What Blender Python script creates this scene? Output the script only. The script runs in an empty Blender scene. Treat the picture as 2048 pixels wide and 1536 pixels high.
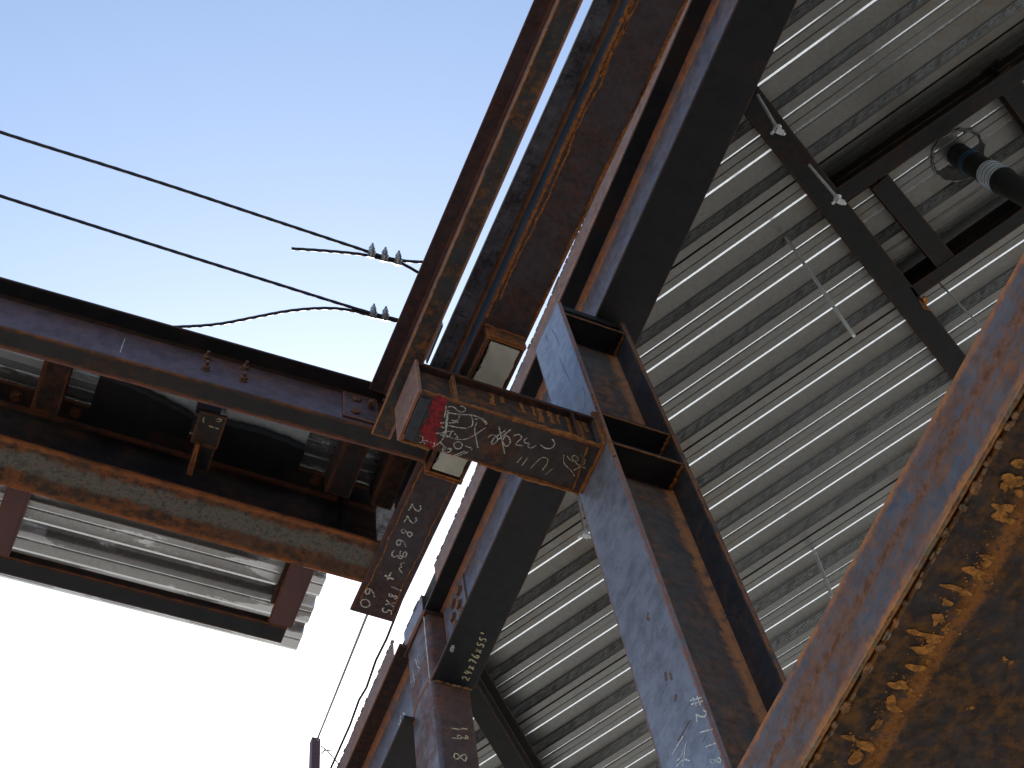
import bpy, math, random
import numpy as np
from mathutils import Vector, Matrix
random.seed(7)
rng = np.random.default_rng(7)
C = bpy.context.scene.collection
sc = bpy.context.scene

# ------------------------------------------------------------------ camera
EYE = 1.6                                   # eye height above the ground
FPX = 2715.0
MC = np.array([[0.919, -0.292, -0.265], [-0.378, -0.845, -0.379], [-0.113, 0.448, -0.887]])
u_, s_, v_ = np.linalg.svd(MC); MC = u_ @ v_
cam = bpy.data.cameras.new('camera')
cam.sensor_width = 36.0; cam.lens = FPX / 2048 * 36
cam.clip_start = 0.05; cam.clip_end = 5000
co = bpy.data.objects.new('camera', cam); C.objects.link(co)
m = Matrix.Identity(4)
for i in range(3):
    for j in range(3): m[i][j] = MC[i][j]
m[2][3] = EYE
co.matrix_world = m
sc.camera = co

# ------------------------------------------------------------------ sky, sun, exposure
SUN_DIR = Vector((0.28, 0.78, 0.62)).normalized()
w = bpy.data.worlds.new('World'); sc.world = w; w.use_nodes = True
nt = w.node_tree; bg = nt.nodes['Background']
sky = nt.nodes.new('ShaderNodeTexSky'); sky.sky_type = 'NISHITA'; sky.sun_disc = False
sky.sun_elevation = math.asin(SUN_DIR.z); sky.sun_rotation = math.atan2(SUN_DIR.x, SUN_DIR.y)
sky.dust_density = 1.5; sky.air_density = 1.0; sky.ozone_density = 1.0
tint = nt.nodes.new('ShaderNodeMix'); tint.data_type = 'RGBA'; tint.blend_type = 'MULTIPLY'; tint.inputs[0].default_value = 1
tint.inputs[7].default_value = (.98, 1.03, 1.02, 1)          # a hazy, slightly cyan sky
nt.links.new(sky.outputs[0], tint.inputs[6]); nt.links.new(tint.outputs[2], bg.inputs[0]); bg.inputs[1].default_value = 0.15
sl = bpy.data.lights.new('sun', 'SUN'); sl.energy = 3.0; sl.angle = math.radians(.5); sl.color = (1, .95, .87)
so = bpy.data.objects.new('sun', sl); C.objects.link(so)
so.rotation_euler = SUN_DIR.to_track_quat('Z', 'Y').to_euler()
sc.view_settings.view_transform = 'Standard'; sc.view_settings.look = 'None'
sc.view_settings.exposure = 1.0; sc.view_settings.gamma = 1; sc.view_settings.use_curve_mapping = False
sc.cycles.max_bounces = 8; sc.cycles.diffuse_bounces = 4; sc.cycles.glossy_bounces = 5

# a point of the photograph laid on a real plane (heights are above the eye)
def ray(px, py): return MC @ np.array([px - 1024, 768 - py, -FPX])
def PZ(px, py, z): r = ray(px, py); return Vector(r * z / r[2])
def PX(px, py, x): r = ray(px, py); return Vector(r * x / r[0])
def PY(px, py, y): r = ray(px, py); return Vector(r * y / r[1])

# ------------------------------------------------------------------ materials
class NT:
    def __init__(s, name):
        s.m = bpy.data.materials.new(name); s.m.use_nodes = True; s.t = s.m.node_tree
        s.b = s.t.nodes['Principled BSDF']; s.out = s.t.nodes['Material Output']
    def n(s, ty, **k):
        n = s.t.nodes.new(ty)
        for a, v in k.items(): setattr(n, a, v)
        return n
    def l(s, a, b): s.t.links.new(a, b)
    def math(s, op, a, b=None, c=None, clamp=False):
        n = s.n('ShaderNodeMath', operation=op, use_clamp=clamp)
        for i, v in enumerate((a, b, c)):
            if v is None: continue
            if isinstance(v, (int, float)): n.inputs[i].default_value = v
            else: s.l(v, n.inputs[i])
        return n.outputs[0]
    def noise(s, vec, scale, detail=6, rough=.6, dist=0):
        n = s.n('ShaderNodeTexNoise'); n.inputs['Scale'].default_value = scale
        n.inputs['Detail'].default_value = detail; n.inputs['Roughness'].default_value = rough
        n.inputs['Distortion'].default_value = dist; s.l(vec, n.inputs['Vector']); return n.outputs['Fac']
    def mix(s, f, a, b):
        n = s.n('ShaderNodeMix', data_type='RGBA')
        if isinstance(f, (int, float)): n.inputs[0].default_value = f
        else: s.l(f, n.inputs[0])
        for i, v in ((6, a), (7, b)):
            if isinstance(v, tuple): n.inputs[i].default_value = (*v, 1)
            else: s.l(v, n.inputs[i])
        return n.outputs[2]
    def step(s, v, lo, hi):
        n = s.n('ShaderNodeMapRange', interpolation_type='SMOOTHSTEP'); s.l(v, n.inputs[0])
        n.inputs[1].default_value = lo; n.inputs[2].default_value = hi; return n.outputs[0]
    def coord(s):
        tc = s.n('ShaderNodeTexCoord'); oi = s.n('ShaderNodeObjectInfo')
        mu = s.n('ShaderNodeVectorMath', operation='SCALE'); mu.inputs[3].default_value = 37.
        cb = s.n('ShaderNodeCombineXYZ'); s.l(oi.outputs['Random'], cb.inputs[0]); s.l(oi.outputs['Random'], cb.inputs[2])
        s.l(cb.outputs[0], mu.inputs[0]); ad = s.n('ShaderNodeVectorMath', operation='ADD')
        s.l(tc.outputs['Object'], ad.inputs[0]); s.l(mu.outputs[0], ad.inputs[1]); return ad.outputs[0]
    def uv(s, name):
        n = s.n('ShaderNodeUVMap', uv_map=name); sp = s.n('ShaderNodeSeparateXYZ'); s.l(n.outputs[0], sp.inputs[0])
        return n.outputs[0], sp.outputs[0], sp.outputs[1]
    def bump(s, h, strength=.3, dist=.002):
        b = s.n('ShaderNodeBump'); b.inputs['Strength'].default_value = strength; b.inputs['Distance'].default_value = dist
        s.l(h, b.inputs['Height']); s.l(b.outputs[0], s.b.inputs['Normal'])
    def scaled(s, vec, sx, sy, sz=1):
        n = s.n('ShaderNodeVectorMath', operation='MULTIPLY'); s.l(vec, n.inputs[0]); n.inputs[1].default_value = (sx, sy, sz); return n.outputs[0]

def steel(name, scale=(.07, .08, .11), rust=(.16, .045, .014), dark=(.03, .016, .010), amt=.5, edge=.006, patch=3.0,
          rough=.42, metal=.35, streak=0., fine=.5, band=None, bandcol=(.38, .12, .018), scratch=0.):
    """bare steel: mill scale with rust patches, rust creeping in from plate edges; band = (t0, t1, noise) rusty strip along the plate"""
    k = NT(name); v = k.coord(); uv1, s1, t1 = k.uv('along'); uv2, t2, s2 = k.uv('across')
    n1 = k.noise(v, patch, 8, .65, .4); n2 = k.noise(v, 45, 8, .7); n3 = k.noise(v, 160, 3, .6); n4 = k.noise(v, 9, 6, .6)
    e = k.math('MINIMUM', t1, t2); e = k.math('MINIMUM', e, k.math('MINIMUM', s1, s2))
    wob = k.math('MULTIPLY', k.math('SUBTRACT', k.math('ADD', n2, n4), 1.0), edge * 2.6)
    ef = k.math('SUBTRACT', 1.0, k.step(k.math('ADD', e, wob), edge * .25, edge * 1.3))
    r = k.math('ADD', k.math('MULTIPLY', n1, 1 - fine * .5), k.math('MULTIPLY', n2, fine * .5))
    if streak:
        sn = k.noise(k.scaled(uv1, 1.6, 55.), 1.0, 6, .7, .2)
        r = k.math('ADD', k.math('MULTIPLY', r, 1 - streak), k.math('MULTIPLY', sn, streak))
    c0 = .5 + (0.5 - amt) * .42
    rf = k.step(r, c0 - .09, c0 + .09)
    ef = k.math('MULTIPLY', ef, k.step(n4, .25, .55))
    rf = k.math('MAXIMUM', k.math('MULTIPLY', rf, .92), ef)
    # mill scale with its own blotches
    sc2 = tuple(c * .55 for c in scale)
    base = k.mix(k.step(k.noise(v, 14, 7, .7), .35, .7), scale, sc2)
    speck = k.step(n3, .60, .72); base = k.mix(k.math('MULTIPLY', speck, .55), base, dark)
    if scratch:
        sn2 = k.noise(k.scaled(uv1, 90., 9.), 1.0, 4, .6, .6)
        base = k.mix(k.math('MULTIPLY', k.step(sn2, .60, .68), scratch), base, dark)
    rc = k.mix(k.step(k.noise(v, 26, 7, .7), .38, .66), dark, rust)
    rc = k.mix(k.math('MULTIPLY', ef, .9), rc, tuple(min(1, c * 1.75) for c in rust))
    col = k.mix(rf, base, rc)
    if band:
        t0, tt, nz = band
        d = k.math('ADD', t1, k.math('MULTIPLY', k.math('SUBTRACT', k.math('ADD', k.noise(v, 7, 5, .6), n2), 1.0), nz))
        bf = k.math('MULTIPLY', k.step(d, t0 - .012, t0 + .012), k.math('SUBTRACT', 1.0, k.step(d, tt - .012, tt + .012)))
        bf = k.math('MULTIPLY', bf, k.step(n2, .30, .52))
        col = k.mix(bf, col, k.mix(k.step(n2, .42, .62), bandcol, tuple(c * .45 for c in bandcol))); rf = k.math('MAXIMUM', rf, bf)
    k.l(col, k.b.inputs['Base Color'])
    ro = k.math('ADD', k.math('MULTIPLY', rf, .85 - rough), k.math('ADD', rough, k.math('MULTIPLY', n2, .12)))
    k.l(ro, k.b.inputs['Roughness'])
    k.l(k.math('MULTIPLY', k.math('SUBTRACT', 1.0, rf), metal), k.b.inputs['Metallic'])
    h = k.math('ADD', k.math('MULTIPLY', n2, .7), k.math('MULTIPLY', rf, .5)); k.bump(h, .35, .0015)
    return k.m

def plain(name, col, rough=.6, metal=0., var=.25, scale=30, bump=.2):
    k = NT(name); v = k.coord(); n = k.noise(v, scale, 6, .65)
    k.l(k.mix(k.step(n, .3, .7), col, tuple(c * (1 - var) for c in col)), k.b.inputs['Base Color'])
    k.b.inputs['Roughness'].default_value = rough; k.b.inputs['Metallic'].default_value = metal; k.bump(n, bump, .001); return k.m

def galv(name, col=(.31, .31, .295), rough=.24, emboss=False, stain=0., dirt=.5, dirtcol=(.22, .16, .10)):
    k = NT(name); v = k.coord(); uv1, s1, t1 = k.uv('along')
    vo = k.n('ShaderNodeTexVoronoi'); vo.inputs['Scale'].default_value = 70; k.l(v, vo.inputs['Vector'])
    sep = k.n('ShaderNodeSeparateXYZ'); k.l(vo.outputs['Color'], sep.inputs[0])
    st = k.noise(k.scaled(v, 1.2, 1.2), 1.1, 7, .68, .5); n2 = k.noise(v, 60, 5, .6)
    f = k.math('MULTIPLY', sep.outputs[0], .35)
    c = k.mix(f, col, tuple(x * .62 for x in col))
    c = k.mix(k.math('MULTIPLY', k.step(st, .5, .72), dirt), c, dirtcol)
    if stain:
        sn = k.noise(k.scaled(v, 1.5, 5.0), 1.5, 6, .62, .3)
        e = k.step(sn, .50, .53); c = k.mix(k.math('MULTIPLY', e, stain), c, (.97, .97, .97))  # stain: pale patches in the colour, standing for wet reflection
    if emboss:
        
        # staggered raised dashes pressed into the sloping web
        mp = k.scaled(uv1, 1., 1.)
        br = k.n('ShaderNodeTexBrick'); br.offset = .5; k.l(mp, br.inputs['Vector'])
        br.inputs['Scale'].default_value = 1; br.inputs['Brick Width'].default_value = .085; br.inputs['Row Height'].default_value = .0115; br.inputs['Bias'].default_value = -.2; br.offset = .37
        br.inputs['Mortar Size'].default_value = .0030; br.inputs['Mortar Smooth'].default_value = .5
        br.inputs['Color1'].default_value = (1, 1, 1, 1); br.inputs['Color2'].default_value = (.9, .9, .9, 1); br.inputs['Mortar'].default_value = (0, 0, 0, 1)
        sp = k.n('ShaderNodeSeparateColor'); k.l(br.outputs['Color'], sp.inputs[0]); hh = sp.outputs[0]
        k.bump(hh, 1.0, .006); c = k.mix(k.math('MULTIPLY', hh, k.step(k.noise(uv1, 26, 4, .6), .25, .62)), k.mix(.72, c, (.014, .018, .018)), c)  # gaps between dashes darkened in the colour, standing for relief shading
    else:
        k.bump(n2, .12, .001)
    k.l(c, k.b.inputs['Base Color']); k.b.inputs['Metallic'].default_value = .82
    k.l(k.math('ADD', rough, k.math('MULTIPLY', st, .15)), k.b.inputs['Roughness'])
    return k.m

M = {}
M['brown'] = steel('rusted_steel_brown', scale=(.035, .028, .03), rust=(.11, .034, .012), amt=.55, edge=.007)
M['purple'] = steel('mill_scale_purple', scale=(.17, .135, .15), rust=(.26, .085, .025), amt=.32, edge=.007, patch=4, rough=.4, scratch=.3)
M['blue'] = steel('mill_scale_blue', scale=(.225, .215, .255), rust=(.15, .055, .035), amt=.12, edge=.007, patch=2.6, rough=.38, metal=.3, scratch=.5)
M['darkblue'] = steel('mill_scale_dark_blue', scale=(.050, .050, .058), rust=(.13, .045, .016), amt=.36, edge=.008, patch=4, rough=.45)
M['black'] = steel('dark_mill_scale', scale=(.016, .016, .018), rust=(.045, .017, .007), amt=.25, edge=.006, patch=2, rough=.5)
M['blackrust'] = steel('dark_mill_scale_rust_edges', scale=(.028, .025, .024), rust=(.10, .032, .010), amt=.36, edge=.010, patch=2.5, rough=.5)
M['rusty'] = steel('orange_rust', scale=(.09, .05, .03), rust=(.27, .085, .02), dark=(.07, .025, .010), amt=.75, edge=.008, patch=3, rough=.6)
M['rustypink'] = steel('pinkish_rust', scale=(.22, .12, .09), rust=(.30, .13, .08), dark=(.15, .07, .05), amt=.5, edge=.004, patch=5, rough=.7, metal=0)
M['web2'] = steel('web_dark_rusty', scale=(.018, .022, .03), rust=(.12, .045, .016), dark=(.03, .02, .02), amt=.30, edge=.014, patch=3, streak=.3, rough=.5)
M['top2'] = steel('mill_scale_flaking', scale=(.36, .38, .42), rust=(.10, .075, .06), dark=(.02, .02, .022), amt=.42, edge=.006, patch=7, streak=.25, rough=.45, scratch=.7, fine=.9)
M['flange2'] = steel('purple_brown_scale', scale=(.075, .055, .062), rust=(.105, .032, .015), amt=.42, edge=.006, patch=2.2, rough=.5, fine=.9)
M['flangeL2'] = steel('rust_with_grey_scale_band', scale=(.12, .055, .025), rust=(.21, .062, .014), amt=.6, edge=.02, patch=3, rough=.6,
                      band=(.075, .155, .075), bandcol=(.17, .15, .12))
M['girder_side'] = steel('girder_side_scale', scale=(.11, .103, .11), rust=(.26, .080, .018), dark=(.13, .045, .018), amt=.50, edge=.022, patch=6, streak=.30, band=(.085, .115, .04), bandcol=(.22, .07, .02), rough=.45, scratch=.55,
                         fine=.9)
M['girder_under'] = steel('girder_underside_scale', scale=(.045, .042, .050), rust=(.22, .088, .013), dark=(.035, .019, .009), amt=.56, edge=.004, patch=2.2, rough=.5, fine=.8,
                          band=(.108, .148, .050), bandcol=(.46, .16, .024))
M['weld'] = steel('weld_metal', scale=(.34, .28, .18), rust=(.50, .20, .055), dark=(.10, .035, .012), amt=.6, edge=.001, patch=25, rough=.6)
M['weldorange'] = plain('orange_rust_weld', (.34, .11, .02), .85, 0, .6, 60, .6)
M['stain'] = plain('orange_rust_stain', (.74, .29, .05), .9, 0, .75, 60, .8)
M['rustline'] = plain('orange_rust_line', (.42, .135, .022), .9, 0, .6, 70, .5)
M['stainthin'] = plain('thin_rust_line', (.25, .075, .018), .9, 0, .5, 60, .3)
M['bolt'] = plain('rusty_bolt', (.20, .07, .03), .7, .2, .6, 90, .5)
M['boltbrown'] = plain('brown_bolt', (.22, .10, .06), .6, .2, .5, 90, .5)
M['boltdark'] = plain('dark_bolt', (.10, .06, .05), .55, .4, .6, 90, .5)
M['pad'] = plain('cream_bearing_pad', (.62, .58, .47), .7, 0, .22, 12, .1)
M['chalk'] = plain('chalk', (.80, .74, .64), .95, 0, .6, 160, .3)
M['chalkw'] = plain('yellow_chalk', (.80, .68, .42), .95, 0, .6, 160, .3)
def worn(name, col, keep=.42):
    k = NT(name); v = k.coord(); n = k.noise(v, 190, 4, .7); n2 = k.noise(v, 18, 4, .6)
    f = k.math('MULTIPLY', k.step(n, keep, keep + .10), k.step(n2, .28, .55))
    k.b.inputs['Base Color'].default_value = (*col, 1); k.b.inputs['Roughness'].default_value = .95
    tr = k.n('ShaderNodeBsdfTransparent'); mx = k.n('ShaderNodeMixShader')
    k.l(k.math('ADD', k.math('MULTIPLY', f, .72), .22), mx.inputs[0]); k.l(tr.outputs[0], mx.inputs[1]); k.l(k.b.outputs[0], mx.inputs[2]); k.l(mx.outputs[0], k.out.inputs['Surface'])
    return k.m
M['chalk'] = worn('worn_chalk', (.78, .71, .62)); M['chalkw'] = worn('worn_yellow_chalk', (.78, .66, .40))
M['red'] = plain('red_spray_paint', (.42, .012, .02), .7, 0, .75, 60, .2)
M['rope'] = plain('dark_wire_rope', (.035, .03, .04), .5, .4, .4, 200, .3)
M['zinc'] = plain('galvanised_steel', (.55, .56, .57), .3, .9, .3, 60, .1)
M['black_pipe'] = plain('black_pipe', (.009, .009, .009), .6, 0, .3, 20, .05)
M['blueline'] = plain('blue_band', (.05, .20, .34), .4, 0, .2, 20, .05)
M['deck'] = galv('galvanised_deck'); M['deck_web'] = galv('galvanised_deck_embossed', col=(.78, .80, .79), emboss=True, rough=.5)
M['deck_lip'] = galv('galvanised_deck_fold', col=(.93, .93, .93), rough=.12, dirt=.05)  # same sheet, colour lightened to carry the glint along the folds
M['canopy'] = galv('galvanised_canopy_deck', col=(.47, .455, .445), stain=.9, rough=.2, dirt=.2)
M['zincw'] = plain('bright_zinc', (.80, .81, .80), .35, .35, .2, 60, .1)
M['bright_sheet'] = galv('bright_wet_sheet', col=(.93, .95, .96), rough=.45, stain=.2, dirt=.1)
M['seam'] = plain('dark_seam', (.02, .02, .02), .8, 0, .2, 20, 0)
M['red_oxide'] = plain('red_oxide_primer', (.13, .05, .045), .65, 0, .25, 8, .1)
M['ground'] = plain('packed_earth', (.27, .25, .22), .95, 0, .45, .8, .6)
M['pale_ground'] = plain('pale_reflected_ground', (.58, .57, .54), .9, 0, .45, .12, .2)
M['dark_ground'] = plain('dark_reflected_ground', (.15, .135, .115), .8, 0, .4, 1.2, .4)
M['chip'] = plain('chipped_concrete', (.35, .35, .34), .9, 0, .4, 30, .5)

# ------------------------------------------------------------------ mesh helpers
ROOTS = []
class G:
    """collects faces with two UV maps: 'along' = (s, t) in metres, 'across' = (width - t, length - s)"""
    def __init__(s): s.v = []; s.f = []; s.u1 = []; s.u2 = []; s.mi = []; s.sm = []
    def face(s, pts, u1=None, u2=None, mi=0, smooth=False):
        b = len(s.v); s.v += [Vector(p) for p in pts]; s.f.append(tuple(range(b, b + len(pts))))
        s.u1.append(u1 or [(.05, .05)] * len(pts)); s.u2.append(u2 or [(.05, .05)] * len(pts)); s.mi.append(mi); s.sm.append(smooth)
    def quad(s, a, b, c, d, L=None, Wd=None, mi=0, smooth=False, t0=0.):
        L = L or (Vector(b) - Vector(a)).length; Wd = Wd or (Vector(d) - Vector(a)).length
        s.face((a, b, c, d), [(0, t0), (L, t0), (L, t0 + Wd), (0, t0 + Wd)], [(Wd, L), (Wd, 0), (0, 0), (0, L)], mi, smooth)
    def prism(s, prof, p0, p1, n, up=(0, 0, 1), mi=None, cap=True):
        p0, p1, n, up = Vector(p0), Vector(p1), Vector(n).normalized(), Vector(up)
        a = [p0 + n * q[0] + up * q[1] for q in prof]; b = [p1 + n * q[0] + up * q[1] for q in prof]
        N = len(prof); L = (p1 - p0).length
        area = sum(prof[i][0] * prof[(i + 1) % N][1] - prof[(i + 1) % N][0] * prof[i][1] for i in range(N))
        flip = (n.cross(up)).dot(p1 - p0) * area < 0
        for i in range(N):
            j = (i + 1) % N; Wd = math.dist(prof[i], prof[j]); mm = mi[i] if mi else 0
            q = (a[i], b[i], b[j], a[j]) if flip else (a[j], b[j], b[i], a[i])
            s.quad(*q, L=L, Wd=Wd, mi=mm)
        if cap:
            A, B = (a, b[::-1]) if flip else (a[::-1], b)
            s.face(A); s.face(B)
    def box(s, lo, hi, c=.002):
        lo, hi = Vector(lo), Vector(hi)
        prof = rect(0, hi.x - lo.x, 0, hi.z - lo.z, c)
        s.prism(prof, (lo.x, lo.y, lo.z), (lo.x, hi.y, lo.z), (1, 0, 0))
    def tube(s, pts, r, seg=10, cap=True, twist=None):
        pts = [Vector(p) for p in pts]; N = len(pts); rings = []; ref = Vector((0.13, .27, .95)); dist = 0
        for i, p in enumerate(pts):
            t = (pts[min(i + 1, N - 1)] - pts[max(i - 1, 0)]).normalized()
            x = t.cross(ref).normalized(); y = t.cross(x); rr = r[i] if isinstance(r, (list, tuple)) else r
            if i: dist += (p - pts[i - 1]).length
            ring = []
            for k in range(seg):
                a = 2 * math.pi * k / seg; q = rr
                if twist: q = rr * (1 + .07 * math.cos(twist[0] * a - dist * twist[1]))
                ring.append(p + x * math.cos(a) * q + y * math.sin(a) * q)
            rings.append(ring)
        for i in range(N - 1):
            for k in range(seg):
                j = (k + 1) % seg; s.face((rings[i][k], rings[i][j], rings[i + 1][j], rings[i + 1][k]), smooth=True)
        if cap: s.face(rings[0][::-1]); s.face(rings[-1])
    def build(s, name, mat, parent=None, origin=None):
        o0 = Vector(origin) if origin is not None else (parent['_o'] if parent is not None else Vector((0, 0, 0)))
        o0 = Vector(o0)
        me = bpy.data.meshes.new(name)
        me.from_pydata([tuple(p - o0) for p in s.v], [], s.f)
        a = me.uv_layers.new(name='along'); b = me.uv_layers.new(name='across')
        fa = [c for f in s.u1 for p in f for c in p]; fb = [c for f in s.u2 for p in f for c in p]
        a.data.foreach_set('uv', fa); b.data.foreach_set('uv', fb)
        for mt in (mat if isinstance(mat, list) else [mat]): me.materials.append(mt)
        me.polygons.foreach_set('material_index', s.mi); me.polygons.foreach_set('use_smooth', s.sm)
        o = bpy.data.objects.new(name, me); C.objects.link(o); o['_o'] = tuple(o0); ROOTS.append(o)
        if parent is not None: o.parent = parent
        else: o.location = o0 + Vector((0, 0, EYE))
        return o

def thing(name, label, cat, loc, group=None):
    o = bpy.data.objects.new(name, None); C.objects.link(o); loc = Vector(loc)
    o.location = loc + Vector((0, 0, EYE)); o.empty_display_size = .1
    o['label'] = label; o['category'] = cat; o['_o'] = tuple(loc)
    if group: o['group'] = group
    ROOTS.append(o); return o
def tag(o, label, cat, group=None):
    o['label'] = label; o['category'] = cat
    if group: o['group'] = group
    return o
def rect(x0, x1, z0, z1, c=.002):
    return [(x0 + c, z0), (x1 - c, z0), (x1, z0 + c), (x1, z1 - c), (x1 - c, z1), (x0 + c, z1), (x0, z1 - c), (x0, z0 + c)]
def webprof(xc, tw, z0, z1, k=.014, kt=None):
    kt = kt or k
    """web with its two root fillets"""
    h = tw / 2; q = []
    arc = [(k * (1 - math.sin(a)), k * (1 - math.cos(a))) for a in (0, .4, .8, 1.2, math.pi / 2)]
    q += [(xc + h + x, z0 + y) for x, y in arc]
    q += [(xc + h + x * kt / k, z1 - y * kt / k) for x, y in arc[::-1]]
    q += [(xc - h - x * kt / k, z1 - y * kt / k) for x, y in arc]
    q += [(xc - h - x, z0 + y) for x, y in arc[::-1]]
    return q
def nrm(p0, p1, hint):
    d = (Vector(p1) - Vector(p0)).normalized(); n = d.cross(Vector((0, 0, 1))).normalized()
    return n if n.dot(Vector(hint)) > 0 else -n
def wbeam(root, p0, p1, hint, bf, d, tf=.014, tw=.011, mb=None, mw=None, mt=None, k=.014, cutweb=(0, 0), cutbot=(0, 0), kt=None):
    """I-section whose bottom flange has its near edge on p0-p1; hint = the way across it"""
    p0, p1 = Vector(p0), Vector(p1); n = nrm(p0, p1, hint); dr = (p1 - p0).normalized()
    g = G(); g.prism(rect(0, bf, 0, tf), p0 + dr * cutbot[0], p1 - dr * cutbot[1], n); g.build('bottom_flange', mb, root)
    g = G(); g.prism(webprof(bf / 2, tw, tf - .001, d - tf + .001, k, kt), p0 + dr * cutweb[0], p1 - dr * cutweb[1], n); g.build('web', mw, root)
    g = G(); g.prism(rect(0, bf, d - tf, d), p0, p1, n); g.build('top_flange', mt or mb, root)
    return n
def channel(root, p0, p1, hint, bf, d, tf=.014, tw=.010, mb=None, mw=None, mt=None):
    """channel open towards -hint; p0-p1 is the toe edge of its bottom flange, the web stands at the far side"""
    p0, p1 = Vector(p0), Vector(p1); n = nrm(p0, p1, hint)
    sl = .006
    g = G(); g.prism([(0.002, 0), (bf - tw, 0), (bf - tw, tf + sl), (bf - tw - .01, tf + sl * .4), (0, tf - .002), (0, .002)], p0, p1, n); g.build('bottom_flange', mb, root)
    g = G(); g.prism(rect(bf - tw, bf, 0, d), p0, p1, n); g.build('web', mw, root)
    g = G(); g.prism([(0, d - tf), (bf - tw - .01, d - tf - sl * .4), (bf - tw, d - tf - sl), (bf - tw, d), (.002, d), (0, d - .002)], p0, p1, n); g.build('top_flange', mt or mb, root)
    return n
def bead(root, pts, r=.006, step=.012, mat='weldorange', name='weld_bead'):
    """a lumpy weld run along a polyline"""
    g = G(); out = []; pts = [Vector(p) for p in pts]
    for a, b in zip(pts, pts[1:]):
        L = (b - a).length; n = max(2, int(L / step))
        out += [a.lerp(b, i / n) for i in range(n)]
    out.append(pts[-1])
    rr = [r * random.uniform(.55, 1.35) for _ in out]
    out = [p + Vector([random.uniform(-.25, .25) * r for _ in range(3)]) for p in out]
    g.tube(out, rr, 7); return g.build(name, M[mat], root)
def ribbon(g, pts, nrm_, wd, off=.0016, jit=.25):
    """a chalk or stain stroke lying on a surface with normal nrm_"""
    nn = Vector(nrm_).normalized(); P_ = []
    for a, b in zip(pts, pts[1:]):
        L = (b - a).length; n = max(1, int(L / .006))
        P_ += [a.lerp(b, i / n) for i in range(n)]
    P_.append(pts[-1]); n = len(P_)
    if n < 2: return
    prev = None
    for i, p in enumerate(P_):
        t = (P_[min(i + 1, n - 1)] - P_[max(i - 1, 0)])
        if t.length < 1e-6: continue
        sd = t.normalized().cross(nn).normalized(); wv = wd * random.uniform(1 - jit, 1 + jit) * (.60 if wd < .007 else .5)
        q = (p + sd * wv + nn * off, p - sd * wv + nn * off)
        if prev: g.face((prev[0], q[0], q[1], prev[1]))
        prev = q
def smooth(pts, it=2):
    for _ in range(it):
        o = [pts[0]]
        for a, b in zip(pts, pts[1:]): o += [(a[0] * .75 + b[0] * .25, a[1] * .75 + b[1] * .25), (a[0] * .25 + b[0] * .75, a[1] * .25 + b[1] * .75)]
        pts = o + [pts[-1]]
    return pts
def strokes(root, lst, proj, nrm_, wd, mat='chalk', name='chalk_writing', org=(0, 0), k=1., off=.0016, sm=2):
    """lst: strokes in enlarged-crop coordinates, laid on the plane given by proj"""
    g = G()
    for st in lst:
        q = smooth([(float(a), float(b)) for a, b in st], sm) if len(st) > 2 else st
        ribbon(g, [proj(org[0] + a / k, org[1] + b / k) for a, b in q], nrm_, wd, off)
    return g.build(name, M[mat], root)
GL = {'0': [[(.5, 1), (.1, .8), (.05, .3), (.4, 0), (.85, .2), (.9, .7), (.5, 1)]],
 '1': [[(.5, 1), (.45, 0)]], '2': [[(.05, .8), (.4, 1), (.8, .8), (.6, .45), (.05, .02), (.35, .12), (.95, 0)]],
 '3': [[(.1, .95), (.6, 1), (.8, .8), (.4, .55), (.85, .35), (.6, 0), (.05, .1)]],
 '4': [[(.2, 1), (.1, .45), (.8, .5)], [(.75, .95), (.6, 0)]],
 '5': [[(.85, 1), (.25, .95), (.15, .55), (.6, .6), (.85, .3), (.5, 0), (.05, .1)]],
 '6': [[(.75, 1), (.3, .7), (.1, .25), (.4, 0), (.8, .15), (.7, .45), (.2, .35)]],
 '7': [[(.05, .95), (.9, 1), (.4, 0)]],
 '8': [[(.8, .85), (.45, 1), (.2, .75), (.75, .3), (.5, 0), (.15, .2), (.7, .7), (.8, .88)]],
 '9': [[(.85, .8), (.5, 1), (.15, .75), (.4, .5), (.85, .75), (.7, 0)]],
 'X': [[(.1, .9), (.9, .1)], [(.85, .95), (.1, 0)]], 'x': [[(.1, .7), (.8, .05)], [(.75, .7), (.1, 0)]],
 '+': [[(.1, .5), (.9, .5)], [(.5, .9), (.5, .1)]], '#': [[(.3, 1), (.2, 0)], [(.7, 1), (.6, 0)], [(0, .65), (1, .7)], [(0, .3), (1, .35)]],
 "'": [[(.4, 1.1), (.3, .7)]], 'g': [[(.7, .6), (.3, .7), (.1, .35), (.5, .1), (.7, .5), (.65, -.3), (.2, -.25)]],
 'w': [[(0, .6), (.2, .05), (.45, .5), (.65, .05), (1, .65)]], '-': [[(.2, .5), (.8, .5)]], 'C': [[(.9, .85), (.5, 1), (.1, .6), (.2, .1), (.8, .1)]],
 '/': [[(.8, 1), (.2, 0)]], '.': [[(.4, .1), (.5, .05)]]}
def write(root, text, a, b, up, proj, nrm_, wd=.0045, mat='chalk', fill=.72):
    """handwriting from pixel a to pixel b, up = pixel vector of the letter height"""
    g = G(); n = len(text); dx, dy = (b[0] - a[0]) / n, (b[1] - a[1]) / n
    for i, ch in enumerate(text):
        if ch == ' ': continue
        ja, jb = random.uniform(-.08, .08), random.uniform(.88, 1.1)
        for st in GL[ch]:
            q = smooth([(float(x), float(y)) for x, y in st], 2) if len(st) > 2 else st
            pp = [proj(a[0] + dx * (i + x * fill + ja * y) + up[0] * y * jb, a[1] + dy * (i + x * fill + ja * y) + up[1] * y * jb) for x, y in q]
            ribbon(g, pp, nrm_, wd)
    return g.build('chalk_writing', M[mat], root)
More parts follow.
